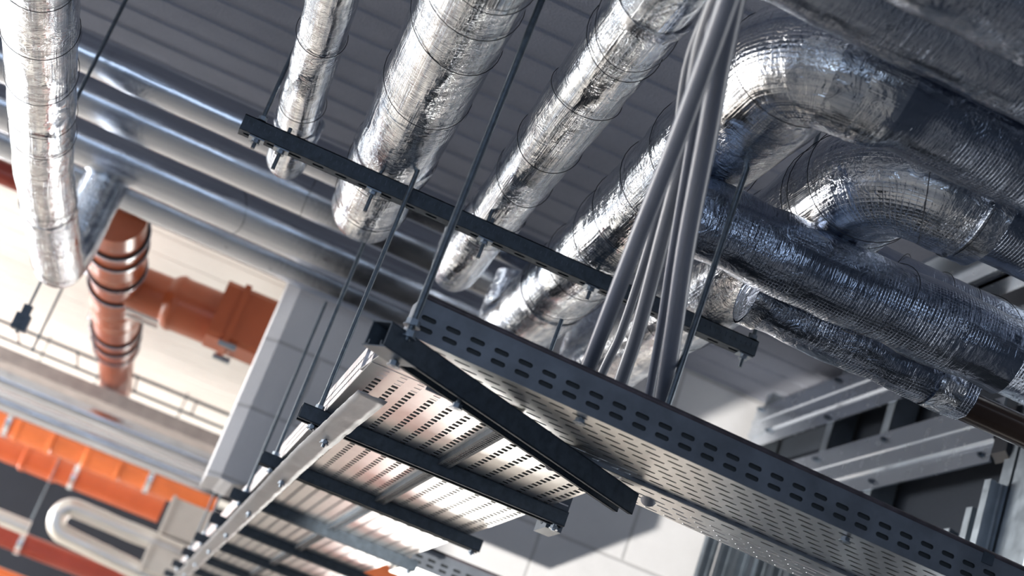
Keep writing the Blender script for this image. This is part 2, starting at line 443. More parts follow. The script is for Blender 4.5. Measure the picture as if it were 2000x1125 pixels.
duct('insulated_duct', 'foil-lagged duct with a fat belly-like elbow right of the short hanger rod', None,
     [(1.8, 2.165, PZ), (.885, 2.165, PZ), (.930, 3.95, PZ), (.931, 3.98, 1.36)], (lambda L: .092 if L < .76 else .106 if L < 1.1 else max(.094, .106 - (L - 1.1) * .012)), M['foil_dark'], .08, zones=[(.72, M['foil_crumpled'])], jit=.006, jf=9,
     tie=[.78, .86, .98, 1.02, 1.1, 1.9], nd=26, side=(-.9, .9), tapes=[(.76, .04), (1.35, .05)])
# upper right pair
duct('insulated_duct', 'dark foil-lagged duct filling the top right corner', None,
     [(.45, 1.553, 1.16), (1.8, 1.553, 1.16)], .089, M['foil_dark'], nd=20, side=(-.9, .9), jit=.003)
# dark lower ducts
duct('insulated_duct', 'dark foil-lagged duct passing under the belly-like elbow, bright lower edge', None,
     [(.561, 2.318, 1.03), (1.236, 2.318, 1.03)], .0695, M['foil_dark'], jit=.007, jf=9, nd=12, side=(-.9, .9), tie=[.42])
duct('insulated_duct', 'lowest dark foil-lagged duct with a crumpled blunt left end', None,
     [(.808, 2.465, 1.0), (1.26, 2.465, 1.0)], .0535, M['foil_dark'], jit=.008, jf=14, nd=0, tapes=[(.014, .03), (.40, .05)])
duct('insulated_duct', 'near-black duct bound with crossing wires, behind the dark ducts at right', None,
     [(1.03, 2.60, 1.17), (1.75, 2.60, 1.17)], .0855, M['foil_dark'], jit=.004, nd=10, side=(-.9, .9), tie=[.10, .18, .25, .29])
# left bundle, running along X under the ceiling
LG = None
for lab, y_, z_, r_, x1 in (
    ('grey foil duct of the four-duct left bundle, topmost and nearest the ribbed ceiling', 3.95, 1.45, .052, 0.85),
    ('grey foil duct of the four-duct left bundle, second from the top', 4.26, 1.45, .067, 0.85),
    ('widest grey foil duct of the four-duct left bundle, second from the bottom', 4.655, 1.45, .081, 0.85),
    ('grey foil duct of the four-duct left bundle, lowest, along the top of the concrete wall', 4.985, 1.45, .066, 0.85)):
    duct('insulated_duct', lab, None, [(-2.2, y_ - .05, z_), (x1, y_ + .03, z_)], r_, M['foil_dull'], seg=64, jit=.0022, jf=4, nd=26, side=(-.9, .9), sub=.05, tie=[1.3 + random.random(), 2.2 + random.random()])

# ------------------------------------------------------------------ strut channels
def channel_parts(root, L, w, h, slots=True, ticks=False, name='channel', open_down=False):
    """local: length along +X from 0, centred on Y, bottom at z=0; slotted bottom web, plain sides, inturned lips on top"""
    t = .0022; mb = MB()
    if slots:
        hole_sheet(mb, (0, w / 2, 0), (1, 0, 0), (0, -1, 0), L, w, [(w / 2, .026, .010, .05, .022, True)])
        hole_sheet(mb, (0, -w / 2, t), (1, 0, 0), (0, 1, 0), L, w, [(w / 2, .026, .010, .05, .022, True)])
    else:
        z_ = h - t if open_down else 0
        mb.box((0, -w / 2, z_), (L, w / 2, z_ + t))
    lz = 0 if open_down else h - t; lz0, lz1 = (0, .008) if open_down else (h - .008, h)
    for s_ in (-1, 1):
        a, b = sorted((s_ * w / 2, s_ * (w / 2 - t)))
        mb.box((0, a, 0), (L, b, h))
        a, b = sorted((s_ * w / 2, s_ * (w / 2 - .009)))
        mb.box((0, a, lz), (L, b, lz + t))
        a, b = sorted((s_ * (w / 2 - .009), s_ * (w / 2 - .009 + t)))
        mb.box((0, a, lz0), (L, b, lz1))
    if ticks:
        k = 0; x = .01
        while x < L:
            mb.box((x, -w / 2 - .0006, h * .45), (x + .0012, -w / 2, h * (.62 if k % 5 else .75)), 1); x += .012; k += 1
    return mb.build(name, [M['strut'], M['steel_dark']], root, smooth=False)

def nut(parent, p, r=.008, h=.007, ax='Z', name='nut'):
    mb = MB(); x, y, z = p
    mb.tube([(x, y, z), (x, y, z + h)], r, 6); mb.tube([(x, y, z - .0015), (x, y, z)], r * 1.25, 16)
    return mb.build(name, M['bolt'], parent, smooth=False)

# long channel under the four ducts
SZ = 1.068
root = empty('strut_channel', 'long dark slotted steel channel crossing the middle under the silver ducts', 'channel')
ch = channel_parts(root, 1.165, .034, .034, ticks=True); ch.location = (-.147, 2.955, SZ)
def stud(root, x, dz0, dz1, y=2.955):
    mb = MB(); mb.tube([(x, y, SZ - dz0), (x, y, SZ + dz1)], .0042, 10, sub=None)
    b = mb.build('hanging_bolt', M['rod'], root); nut(b, (x, y, SZ - .010)); 
    mb = MB(); mb.box((x - .016, y - .013, SZ - .0035), (x + .016, y + .013, SZ - .0005)); mb.build('washer_plate', M['bolt'], b, smooth=False)
    return b
for x, a in ((-.108, .022), (-.055, .045), (.147, .048), (.396, .042), (.640, .030), (1.00, .030)):
    stud(root, x, a, .05)

def rod(label, x, y, z0, z1, r=.0048, group=None, nuts=(), white=False):
    root = empty('threaded_rod', label, 'rod', group)
    mb = MB(); mb.tube([(x, y, z0), (x, y, z1)], r, 14); mb.build('rod_shaft', M['rod'], root)
    for z in nuts: nut(root, (x, y, z), r * 1.9, r * 1.7)
    return root
rod('short threaded rod carrying the left tip of the long channel', -.113, 2.945, SZ + .034, CE, nuts=(SZ + .036,))
rod('short rod stub at the right tip of the long channel', 1.005, 2.945, SZ + .034, CE, nuts=(SZ + .036,))
rod('small threaded rod through the long channel against the third silver duct', .392, 2.985, SZ + .04, SZ + .13, .004, nuts=(SZ + .040,))

# ------------------------------------------------------------------ receding double cable tray
TY0, TY1, TZ = 2.40, 10.2, .600
def tray(label, x0, x1, rows, lside, rside):
    root = empty('cable_tray', label, 'cable tray')
    mb = MB(); L = TY1 - TY0
    hole_sheet(mb, (x0, TY0, TZ), (0, 1, 0), (1, 0, 0), L, x1 - x0, [(x - x0, .0165, .0115, .0285, .012, False) for x in rows])
    mb.build('perforated_base', M['tray'], root, smooth=False, solid=.0012, off=1)
    mb = MB(); mb.box((x0 + .003, TY0 + .004, TZ + .004), (x1 - .003, TY1 - .004, TZ + .007)); mb.build('hole_shade_sheet', M['rubber'], root, smooth=False)  # dark sheet added above the base so its holes look shaded
    for on, x, s_ in ((lside, x0, 1), (rside, x1, -1)):
        mb = MB()
        hole_sheet(mb, (x, TY0, TZ), (0, 1, 0), (0, 0, 1), L, .060, [(.016, .018, .006, .0245, .013, False), (.036, .018, .006, .0245, .026, False)] if on else [(.02, .018, .007, .0245, .013, False)])
        mb.box((min(x, x + s_ * .007), TY0, TZ + .058), (max(x, x + s_ * .007), TY1, TZ + .060))
        mb.build('side_rail', M['tray_side'], root, smooth=False, solid=.0012, off=0)
    return root
tray('left one of the two perforated cable trays receding side by side, with pinkish reflections', .222, .462, [.252, .283, .313, .348, .382, .416, .446], True, False)
tray('right one of the two perforated cable trays receding side by side, ending against open air', .480, .700, [.497, .518, .556, .592, .629, .665, .688][1:], False, True)
# slotted joint rail between the trays
mb = MB(); hole_sheet(mb, (.461, TY0 + .02, TZ - .014), (0, 1, 0), (1, 0, 0), TY1 - TY0 - .1, .020, [(.010, .006, .012, .0135, .01, False)])
mb.box((.459, TY0 + .02, TZ - .014), (.461, TY1, TZ)); mb.box((.481, TY0 + .02, TZ - .014), (.483, TY1, TZ))
tag(mb.build('slotted_rail', M['strut'], smooth=False), 'dark slotted steel rail along the seam between the two receding trays', 'rail')
# crinkled flat strap under the struts
mb = MB(); ns = 220
for i in range(ns + 1):
    y = 2.44 + (9.2 - 2.44) * i / ns
    for j, x in enumerate((.214, .227, .240, .253, .266)):
        mb.v.append((x + .012 * max(0, 1 - (y - 2.16) / 1.0) + .002 * noise.noise(Vector((y * 3, j, 0))), y, TZ - .043 + .0035 * noise.noise(Vector((y * 22, j * .9, 2))) + .002 * noise.noise(Vector((y * 60, j * 2, 7)))))
for i in range(ns):
    for j in range(4): a = i * 5 + j; mb.face([a, a + 1, a + 6, a + 5])
strap = mb.build('steel_strap', M['strap'], solid=.0012, off=0)
stroot = empty('flat_strap', 'pale crinkled flat steel strap running under the left ends of the dark cross channels', 'strap')
strap.parent = stroot
SY = [2.912, 3.592, 4.340, 5.06, 5.78, 6.50, 7.22, 7.94, 8.66]
for y in SY[:7]:
    mb = MB(); mb.tube([(.246, y + .025, TZ - .060), (.246, y + .025, TZ - .040)], .0035, 8); b = mb.build('bolt', M['bolt'], stroot)
    nut(b, (.246, y + .025, TZ - .052), .0075, .006)
# cross channels
SG = 'dark cross channels under the receding trays'
words = ['nearest dark cross channel under the receding trays, its right end at the grey steel box',
         'second nearest dark cross channel under the receding trays, bare right end sticking out',
         'third nearest dark cross channel under the receding trays',
         'fourth nearest dark cross channel under the receding trays, slightly out of focus',
         'fifth nearest dark cross channel under the receding trays, out of focus',
         'sixth nearest dark cross channel under the receding trays, blurred',
         'seventh nearest dark cross channel under the receding trays, blurred at the bottom edge',
         'eighth nearest dark cross channel under the receding trays, very blurred',
         'farthest dark cross channel under the receding trays']
base = empty('strut_channel', words[0], 'channel', SG)
c0 = channel_parts(base, .560, .036, .030, slots=False, open_down=True)
for xx in (.032, .545):
    mb = MB(); mb.tube([(xx, 0, -.012), (xx, 0, .012)], .004, 8); b = mb.build('bolt', M['bolt'], base); nut(b, (xx, 0, -.008), .0075, .006)
base.location = (.178, SY[0], TZ - .0315)
for i, y in enumerate(SY[1:], 1): dup(base, (-.001 * i, y - SY[0], 0), words[i], SG)
rz = TZ - .004
RL = ['thin hanger rod to the nearest cross channel, meeting the second silver duct overhead',
      'thin hanger rod to the second cross channel, reaching the wide duct',
      'thin hanger rod to the third cross channel, against the bare concrete wall',
      'blurred hanger rod to the fourth cross channel, beside the lower corner of the concrete wall',
      'blurred hanger rod to the fifth cross channel, in front of the orange pipes',
      'faint hanger rod to the sixth cross channel, in front of the orange pipes']
for (i, y) in enumerate(SY[:6]):
    if i == 3: continue
    rod(RL[i], [.211, .207, .214, .205, .203, .201][i], y, rz, [1.20, 1.25, 1.195, 1.05, .95, .95][i], .0048 if i < 3 else .004, nuts=(rz + .004,))
# tie rods parallel pair near 4th
# near end: slanted channel and thick rods
root = empty('strut_channel', 'dark steel channel set askew under the crossing of the two trays', 'channel')
ang = math.atan2(2.505 - 2.118, .742 - .205)
ch = channel_parts(root, .665, .041, .038, slots=False, open_down=True); ch.location = (.190, 2.122, TZ - .046); ch.rotation_euler = (0, 0, ang)
mb = MB(); mb.box((.0, -.024, -.0015), (.07, .024, 0)); pl = mb.build('end_plate', M['steel_dark'], root, smooth=False); pl.location = ch.location; pl.rotation_euler = ch.rotation_euler
for t in (.05, .20):
    mb = MB(); mb.tube([(t, .0, -.012), (t, .0, .01)], .004, 8); b = mb.build('bolt', M['bolt'], root)
    b.location = ch.location; b.rotation_euler = ch.rotation_euler; nut(b, (t, 0, -.010), .008, .007)
rod('thickest hanger rod, from the top edge down to the left corner of the near tray', .232, 2.130, TZ - .02, CE, .0056, nuts=(TZ - .014, TZ + .004))
rod('hanger rod right of the grey conduits, its top under the torn dark elbow seam', .657, 2.215, TZ, 1.125, .0052, nuts=(TZ + .003,))
rod('short pale-tipped rod rising behind the near tray below the long channel', .536, 2.62, TZ + .06, .866, .0042, nuts=())
rod('dark hanger rod at the upper left, crossing in front of the left duct bundle', -.584, 3.79, 1.08, CE, .0052)

# ------------------------------------------------------------------ near cable tray (along X, slightly yawed)
yaw = math.atan(.063)
def near_tray(name, label, org, L, yw, rows_side, nholes):
    root = empty(name, label, 'cable tray')
    D = .315
    def put(o): o.location = org; o.rotation_euler = (0, 0, yw); return o
    mb = MB()
    hole_sheet(mb, (0, 0, 0), (1, 0, 0), (0, 0, 1), L, .062, rows_side)
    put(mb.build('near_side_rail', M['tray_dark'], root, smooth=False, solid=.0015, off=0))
    mb = MB(); mb.tube([(0, .0015, .0645), (L, .0015, .0645)], .0046, 10); put(mb.build('rail_lip', M['rust'], root))
    mb = MB(); rows = []
    k = 0; v = .022
    while v < D - .02:
        rows.append((v, .027, .0072, .0400, .015 + (.020 if k % 2 else 0), True)); v += .0265; k += 1
    hole_sheet(mb, (0, 0, 0), (1, 0, 0), (0, 1, 0), L, D, rows)
    put(mb.build('slotted_base', M['tray'], root, smooth=False, solid=.0012, off=0))
    mb = MB(); mb.box((.006, .006, .006), (L - .003, D - .004, .009)); mb.box((.006, .006, .009), (L - .003, .009, .056)); put(mb.build('hole_shade_sheet', M['rubber'], root, smooth=False))  # dark sheets added behind the slots in place of shade
    mb = MB(); hole_sheet(mb, (0, D, 0), (1, 0, 0), (0, 0, 1), L, .060, rows_side)
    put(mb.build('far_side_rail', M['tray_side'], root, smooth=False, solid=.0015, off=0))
    return root, put
rs = [(.0165, .0245, .0078, .0402, .020, True), (.0335, .0245, .0078, .0402, .020, True)]
root, put = near_tray('cable_tray', 'dark-sided slotted cable tray sweeping from the centre to the bottom right corner', (.236, 2.166, TZ), 1.9, yaw, rs, 0)
mb = MB(); mb.box((0, 0, 0), (.0015, .06, .062)); put(mb.build('end_flange', M['tray_dark'], root, smooth=False))
# centre stiffening rail under the base + bolts
mb = MB(); mb.box((.10, .236, -.006), (1.9, .240, 0)); put(mb.build('stiffening_rib', M['tray_dark'], root, smooth=False))
for i, x in enumerate((.30, .78)):
    mb = MB(); mb.tube([(x, .03, -.010), (x, .03, .004)], .004, 8); b = put(mb.build('bolt', M['bolt'], root)); nut(b, (x, .03, -.008), .008, .006)
# joint splice plate on the near side
mb = MB(); mb.box((1.005, -.004, .045), (1.025, -.0012, .063)); s_ = put(mb.build('clip', M['steel_dark'], root, smooth=False))
# second shallow tray beyond
root = empty('cable_tray', 'shallow slotted tray along the far side of the dark-sided tray, narrow and pale', 'cable tray')
mb = MB(); rows = []; v = .012; k = 0
while v < .085: rows.append((v, .027, .0072, .0400, .015 + (.020 if k % 2 else 0), True)); v += .0235; k += 1
hole_sheet(mb, (0, 0, 0), (1, 0, 0), (0, 1, 0), 1.45, .095, rows)
o = mb.build('slotted_base', M['tray'], root, smooth=False, solid=.0012, off=0); o.location = (.70, 2.52, TZ + .004); o.rotation_euler = (0, 0, math.atan(.10))
mb = MB(); mb.box((0, .094, 0), (1.45, .0955, .03)); o2 = mb.build('side_rail', M['tray_side'], root, smooth=False); o2.location = o.location; o2.rotation_euler = o.rotation_euler
# far branch tray seen under the receding one
root, put = near_tray('cable_tray', 'grey perforated tray seen beyond the second cross channel, at the bottom edge', (.735, 4.46, TZ + .0), .28, 0, rs, 0)
# steel box on the first cross channel
root = empty('junction_box', 'small grey steel box with round knockouts at the right end of the nearest cross channel', 'junction box')
mb = MB(); mb.box((0, 0, 0), (.034, .085, .075)); b0 = mb.build('box_body', M['steel_dark'], root, smooth=False)
mb = MB()
for i in range(4): mb.box((.004, -.0018, .012 + i * .014), (.030, 0, .015 + i * .014))
mb.build('ribbed_end', M['alu'], root, smooth=False)
for z in (.022, .052):
    mb = MB(); mb.tube([(-.0015, .038, z), (0, .038, z)], .012, 20); mb.build('knockout', M['strut'], root)
root.location = (.712, 2.935, TZ - .038)
# joining plate at the corner of the trays
mb = MB(); hole_sheet(mb, (.262, 2.315, TZ - .004), (1, .08, 0), (0, 1, 0), .21, .045, [(.014, .010, .007, .035, .02, False), (.031, .010, .007, .035, .03, False)])
tag(mb.build('joining_plate', M['tray_side'], smooth=False, solid=.002, off=0), 'small pale punched plate joining the receding tray to the near tray', 'plate')

# ------------------------------------------------------------------ conduits
def conduit(label, pts, r, mat, coupler=None):
    root = empty('conduit', label, 'conduit')
    P = [Vector(p) for p in pts]
    out = []
    Q = [P[0] + (P[0] - P[1])] + P + [P[-1] + (P[-1] - P[-2])]
    for i in range(1, len(Q) - 2):
        for t in range(8):
            t /= 8; a, b, c, d = Q[i - 1:i + 3]
            out.append(.5 * ((2 * b) + (c - a) * t + (2 * a - 5 * b + 4 * c - d) * t * t + (3 * b - a - 3 * c + d) * t ** 3))
    out.append(P[-1])
    mb = MB(); mb.tube(out, r, 24); mb.build('conduit_pipe', mat, root)
    if coupler:
        p, t = out[coupler], (out[coupler] - out[coupler + 1]).normalized()
        mb = MB(); pts = []; 
        def rf(L): return r * (1.13 + .06 * math.sin(L * 900))
        mb.tube([p - t * .02, p + t * .035], rf, 24, sub=.0012); mb.build('ribbed_coupler', mat, root)
    return root
def down(p0, p1, z): # extend below the first point to height z
    p0, p1 = Vector(p0), Vector(p1); k = (p0.z - z) / (p1.z - p0.z); q = p0 - (p1 - p0) * k
    return tuple(q)
def conduits():
    c1 = [(.538, 2.3, .707), (.516, 2.2, .74), (.468, 1.98, .804), (.420, 1.75, .885), (.361, 1.5, .947), (.30, 1.28, 1.03), (.28, 1.20, 1.3), (.28, 1.2, CE)]
    c4 = [(.68, 2.32, .703), (.609, 2.15, .77), (.538, 1.98, .836), (.462, 1.78, .911), (.402, 1.62, .965), (.34, 1.42, 1.04), (.33, 1.26, 1.3), (.33, 1.25, CE)]
    c2 = [(.622, 2.4, .74), (.595, 2.3, .798), (.538, 2.12, .877), (.478, 1.93, .943), (.4, 1.72, 1.007), (.36, 1.5, 1.07), (.36, 1.38, 1.3), (.36, 1.36, CE)]
    c3 = [(.663, 2.36, .731), (.614, 2.24, .793), (.542, 2.06, .861), (.447, 1.82, .962), (.386, 1.66, 1.018), (.33, 1.48, 1.09), (.31, 1.4, 1.3), (.31, 1.38, CE)]
    c5 = [(.6, 2.45, .76), (.585, 2.36, .808), (.537, 2.18, .895), (.482, 2.0, .969), (.42, 1.84, 1.03), (.375, 1.62, 1.09), (.33, 1.5, 1.3), (.33, 1.48, CE)]
    for lab, c, r, m, cp in (('thickest grey plastic conduit, leftmost of the bunch where it meets the tray', c1, .0128, 'conduit', 0),
                         ('grey plastic conduit, rightmost of the bunch, upright, with a ribbed coupler at its foot', c4, .0142, 'conduit', 6),
                         ('pale plastic conduit in the middle of the bunch', c2, .0122, 'conduit_light', 0),
                         ('thin grey conduit tight against the left of the rightmost one, small ribbed coupler', c3, .0076, 'conduit', 6),
                         ('thin pale conduit behind the leftmost one, lower half only in view', c5, .0078, 'conduit_light', 0)):
        c = [down(c[0], c[1], TZ + .006)] + c
        conduit(lab, c, r, M[m], cp)
conduits()

# ------------------------------------------------------------------ orange drain pipes
def clampring(root, c, t, r, w=.016, name='pipe_clamp', bolt=True):
    c = Vector(c); t = Vector(t).normalized()
    mb = MB(); mb.tube([c - t * w / 2, c + t * w / 2], r + .006, 32, 1); mb.tube([c - t * w * .3, c + t * w * .3], r + .010, 32, 0)
    if bolt:
        s_ = t.cross(Vector((0, 0, 1))).normalized()
        if s_.length < .5: s_ = Vector((1, 0, 0))
        q = c - s_ * (r + .018); mb.tube([q - Vector((0, 0, .03)), q + Vector((0, 0, .03))], .005, 8, 0)
    mb.build(name, [M['alu'], M['rubber']], root)
def rings(rl, base):
    def f(L):
        r = base
        for c, h, w in rl:
            r += h * math.exp(-((L - c) / w) ** 2)
        return r
    return f
root = empty('drain_pipe', 'terracotta plastic drain pipe receding under the bright ceiling, ringed with many steel clamps', 'pipe')
A = Vector((-.500, 5.09, 1.40)); B = Vector((-.445, 8.5, 1.43))
mb = MB(); f = rings([(.38, .008, .02), (.62, .008, .02), (1.02, .010, .02), (1.25, .009, .02), (1.48, .008, .02)], .100)
def rr(L):
    r = f(L)
    if L > 2.35: r = .085
    elif L > 2.3: r = .1 + (.085 - .1) * (L - 2.3) / .05
    return r
mb.tube([A, B], rr, 48, sub=.01); mb.build('pipe_body', M['terracotta'], root)
for y_ in (5.30, 5.46, 5.78, 6.02, 6.85, 7.05, 7.28):
    p = A.lerp(B, (y_ - A.y) / (B.y - A.y)); clampring(root, p, B - A, .105 if y_ < 7.2 else .1)
# side branch with socket, collar and square access box
mb = MB(); bp = [(-.44, 6.02, 1.41), (.62, 5.94, 1.41)]
def rb(L):
    if L < .16: return .088
    if L < .18: return .088 + (L - .16) * 1.0
    if L < .42: return .108 + .006 * math.exp(-((L - .2) / .012) ** 2)
    if L < .46: return .118
    return .104
mb.tube(bp, rb, 48, sub=.008); mb.build('side_branch', M['terracotta'], root)
mb = MB(); bx = [(5.82, 1.300), (6.03, 1.300), (6.05, 1.32), (6.05, 1.51), (6.03, 1.53), (5.82, 1.53), (5.80, 1.51), (5.80, 1.32)]
mb.prism(bx, -.085, .50, 'X'); mb.prism([(a, b - .004) for a, b in [(5.79, 1.297), (6.06, 1.297), (6.06, 1.54), (5.79, 1.54)]], -.02, .005, 'X'); ab = mb.build('access_box', M['terracotta'], root, smooth=False)
for yy in (5.80, 6.06):
    mb = MB(); mb.tube([(-.03, yy, 1.288), (.04, yy, 1.288)], .012, 12); mb.build('bolt', M['bolt'], ab)
for yy in (5.93, 6.02):
    mb = MB(); mb.tube([(-.40, yy, 1.295), (-.27, yy, 1.295)], .008, 10); mb.build('seam_rib', M['white_box'], root)

def xpipe(label, name, y_, z_, r_, x0, x1, mat, sockets=(), clamps=(), cat='pipe'):
    root = empty(name, label, cat)
    mb = MB(); f = rings([], r_)
    def g(L):
        r = r_
        for s_ in sockets:
            if s_ < L < s_ + .22: r = r_ * 1.10
            if abs(L - s_) < .018: r = r_ * 1.17
            if abs(L - s_ - .2) < .012: r = r_ * 1.15
        return r
    mb.tube([(x0, y_, z_), (x1, y_, z_)], g, 36, sub=.009); mb.build('pipe_body', mat, root)
    for c in clamps:
        mb = MB(); mb.tube([(c - .016, y_, z_), (c + .016, y_, z_)], r_ * 1.12 + .004, 32); cl = mb.build('pipe_clamp', M['alu'], root)
        mb = MB(); mb.tube([(c, y_, z_ + r_), (c, y_, CE)], .005, 8); mb.build('hanger', M['rod'], cl)
    return root
xpipe('bright orange drain pipe, upper of the two blurred ones at lower left, with steel clamps', 'drain_pipe', 9.4, 1.163, .082, -2.4, .32, M['orange'], (1.50, 1.92), (-.965, -.09))
xpipe('deeper orange drain pipe just beneath the bright orange one, lower left', 'drain_pipe', 10.0, 1.075, .078, -2.4, .05, M['orange_deep'], (.9, 1.55), (-.53,))
xpipe('dark oxide-red pipe at the far left edge above the bright ceiling', 'drain_pipe', 5.35, 1.442, .042, -2.4, -.62, M['oxide'], (), (-2.1,))
xpipe('dark red pipe low at the bottom left corner, under the pale looped pipe', 'drain_pipe', 9.6, .560, .062, -2.4, .4, M['oxide'], (), (-.63,))
xpipe('orange pipe sliver at the very bottom left corner', 'drain_pipe', 9.6, .33, .06, -2.4, -.45, M['orange'], (), (-2.1,))
root = empty('drain_pipe', 'orange pipe end with a steel clamp peeping up at the bottom edge below the trays', 'pipe')
mb = MB(); mb.tube([(1.143, 7.5, .865), (1.143, 9.0, .865)], .105, 40); mb.build('pipe_body', M['orange'], root)
mb = MB(); mb.tube([(1.143, 7.6, .865), (1.143, 7.64, .865)], .111, 40); mb.build('pipe_clamp', M['alu'], root)
# silver pair and boxing
xpipe('upper of two thin silver lagged pipes running above the orange drains at lower left', 'lagged_pipe', 8.62, 1.265, .060, -2.4, .45, M['foil_dull'], (), (-2.1,))
xpipe('lower of two thin silver lagged pipes running above the orange drains at lower left', 'lagged_pipe', 8.92, 1.195, .056, -2.4, .60, M['foil_dull'], (), (-2.1,))
mb = MB(); prof = [(7.98, 1.255), (8.14, 1.240), (8.14, 1.31), (7.98, 1.325)]; mb.prism(prof, -2.4, .60, 'X')
tag(mb.build('service_boxing', M['boxing'], smooth=False), 'rough pinkish grey boxing strip below the bright ceiling at left', 'boxing')
# pale looped pipe
def pale(label, pts, r, bend):
    root = empty('lagged_pipe', label, 'pipe')
    mb = MB(); mb.tube(fillet(pts, bend, 10) if len(pts) > 2 else pts, r, 32, sub=.04, jit=.004, jfreq=8); mb.build('lagging', M['white_pipe'], root); return root
pale('pale lagged pipe forming a bracket-shaped loop, blurred, at the lower left', [(.60, 8.5, .742), (-.445, 8.5, .762), (-.435, 8.5, .618), (.60, 8.5, .535)], .050, .065)
pale('pale lagged pipe coming in from the left edge to the looped one', [(-2.2, 8.62, .60), (-.56, 8.62, .585)], .040, .05)
for lab, x0, x1, z0, z1 in (('pale square duct box above the looped pipe at lower left', .075, .33, .80, .985), ('pale square duct box under the looped pipe at the bottom edge', .058, .30, .585, .715)):
    root = empty('duct_box', lab, 'duct box')
    mb = MB(); mb.box((x0, 8.30, z0), (x1, 8.40 + .02, z1)); mb.build('box_body', M['white_box'], root, smooth=False)
    mb = MB(); mb.box((x0 - .008, 8.29, z0 - .008), (x0 + .012, 8.425, z1 + .008)); mb.build('flange', M['white_box'], root, smooth=False)
# wire baskets under the bright ceiling
def basket(label, y0, y1, z, x0, x1, step):
    root = empty('wire_basket', label, 'wire tray')
    for y in (y0, y1):
        mb = MB(); mb.tube([(x0, y, z), (x1, y, z)], .009, 8); mb.build('long_wire', M['rod'], root)
    x = x0
    while x < x1:
        mb = MB(); mb.tube([(x, y0, z + .006), (x, y1, z + .006)], .006, 8); mb.build('cross_wire', M['rod'], root); x += step
basket('thin wire basket tray under the bright ceiling, above the boxing strip', 8.10, 8.55, 1.46, -2.0, .45, .33)
root = rod('blurred rod below the bent left duct, ending in a dark clamp', -.640, 5.2, .92, 1.50, .0048)
mb = MB(); mb.box((-.665, 5.18, .93), (-.615, 5.22, .985)); mb.box((-.655, 5.19, .985), (-.625, 5.21, 1.02)); mb.build('rod_clamp', M['steel_dark'], root, smooth=False)
rod('second blurred rod below the bent left duct, right of the clamped one', -.645, 5.9, 1.00, 1.70, .0048)

# ------------------------------------------------------------------ stud wall at the right
SX = 1.84
def cstud(label, y, z0=-EYE, z1=CE, w=.05, d=.075, name='wall_stud'):
    root = empty(name, label, 'stud')
    mb = MB(); t = .0015
    mb.box((SX, y, z0), (SX + t, y + w, z1)); mb.box((SX + d - t, y, z0), (SX + d, y + w, z1)); mb.box((SX, y, z0), (SX + d, y + t, z1))
    mb.box((SX, y + w - t, z0), (SX + .008, y + w, z1))
    mb.build('profile', M['stud'], root, smooth=False); return root
cstud('upright steel stud where the partition meets the concrete wall', 5.0)
cstud('upright steel stud second from the concrete wall, in the dark opening', 4.40)
cstud('upright steel stud in the middle of the dark opening', 4.00)
cstud('near upright steel stud at the right edge, behind the long aluminium rail end', 3.27)
def rail(label, y0, y1, z0, z1, x=SX, screws=()):
    root = empty('aluminium_rail', label, 'rail'); h = z1 - z0
    f = [(0, 0), (.004, .0), (.004, .24), (.0, .26), (-.004, .29), (-.004, .33), (.002, .36), (.002, .62), (-.003, .635), (-.003, .66), (.002, .68), (.002, 1.), (0, 1.)]
    prof = [(x - .012 - (a if a > 0 else a) , z0 + b * h) for a, b in f]
    prof = [(x - .004, z0), (x - .012, z0), (x - .012, z0 + .22 * h), (x - .006, z0 + .25 * h), (x - .006, z0 + .30 * h), (x - .016, z0 + .34 * h), (x - .016, z0 + .385 * h), (x - .012, z0 + .40 * h),
            (x - .012, z0 + .62 * h), (x - .017, z0 + .64 * h), (x - .017, z0 + .66 * h), (x - .011, z0 + .68 * h), (x - .011, z1), (x - .004, z1)]
    mb = MB(); mb.prism(prof, y0, y1, 'Y'); mb.build('rail_profile', M['alu'], root, smooth=False)
    for y, q in screws:
        z = z0 + q * h; mb = MB(); mb.tube([(x - .020, y, z), (x - .010, y, z)], .008, 8); mb.tube([(x - .026, y, z), (x - .020, y, z)], .005, 6); mb.build('screw', M['steel_dark'], root, smooth=False)
    return root
rail('long ribbed aluminium rail, lower, reaching from the near tray to the right-hand stud', 3.37, 5.1, 1.222, 1.400, screws=((3.41, .93), (3.41, .12), (3.98, .85), (3.98, .12), (4.42, .85), (4.42, .3)))
rail('short ribbed aluminium rail meeting the concrete wall, under the lowest dark duct', 3.95, 5.08, 1.500, 1.668, screws=((5.04, .93), (5.04, .08), (4.43, .12), (4.43, .9), (4.9, .3)))
rail('ribbed aluminium rail fragment at the right edge above the long rail', 2.6, 3.50, 1.500, 1.668)
# ceiling track
root = empty('ceiling_track', 'pale ribbed metal track on the ceiling between the dark ducts at right', 'track')
mb = MB(); mb.box((1.585, 2.2, CE - .012), (1.61, 3.6, CE)); mb.box((1.61, 2.2, CE - .006), (1.70, 3.6, CE)); mb.box((1.70, 2.2, CE - .03), (1.715, 3.6, CE)); mb.box((1.735, 2.2, CE - .03), (1.79, 3.6, CE - .02)); mb.box((1.735, 2.2, CE - .03), (1.738, 3.6, CE))
mb.build('track_profile', M['alu'], root, smooth=False)
mb = MB(); mb.box((1.56, 3.10, CE - .02), (1.59, 3.13, CE)); mb.build('bolt', M['steel_dark'], root, smooth=False)
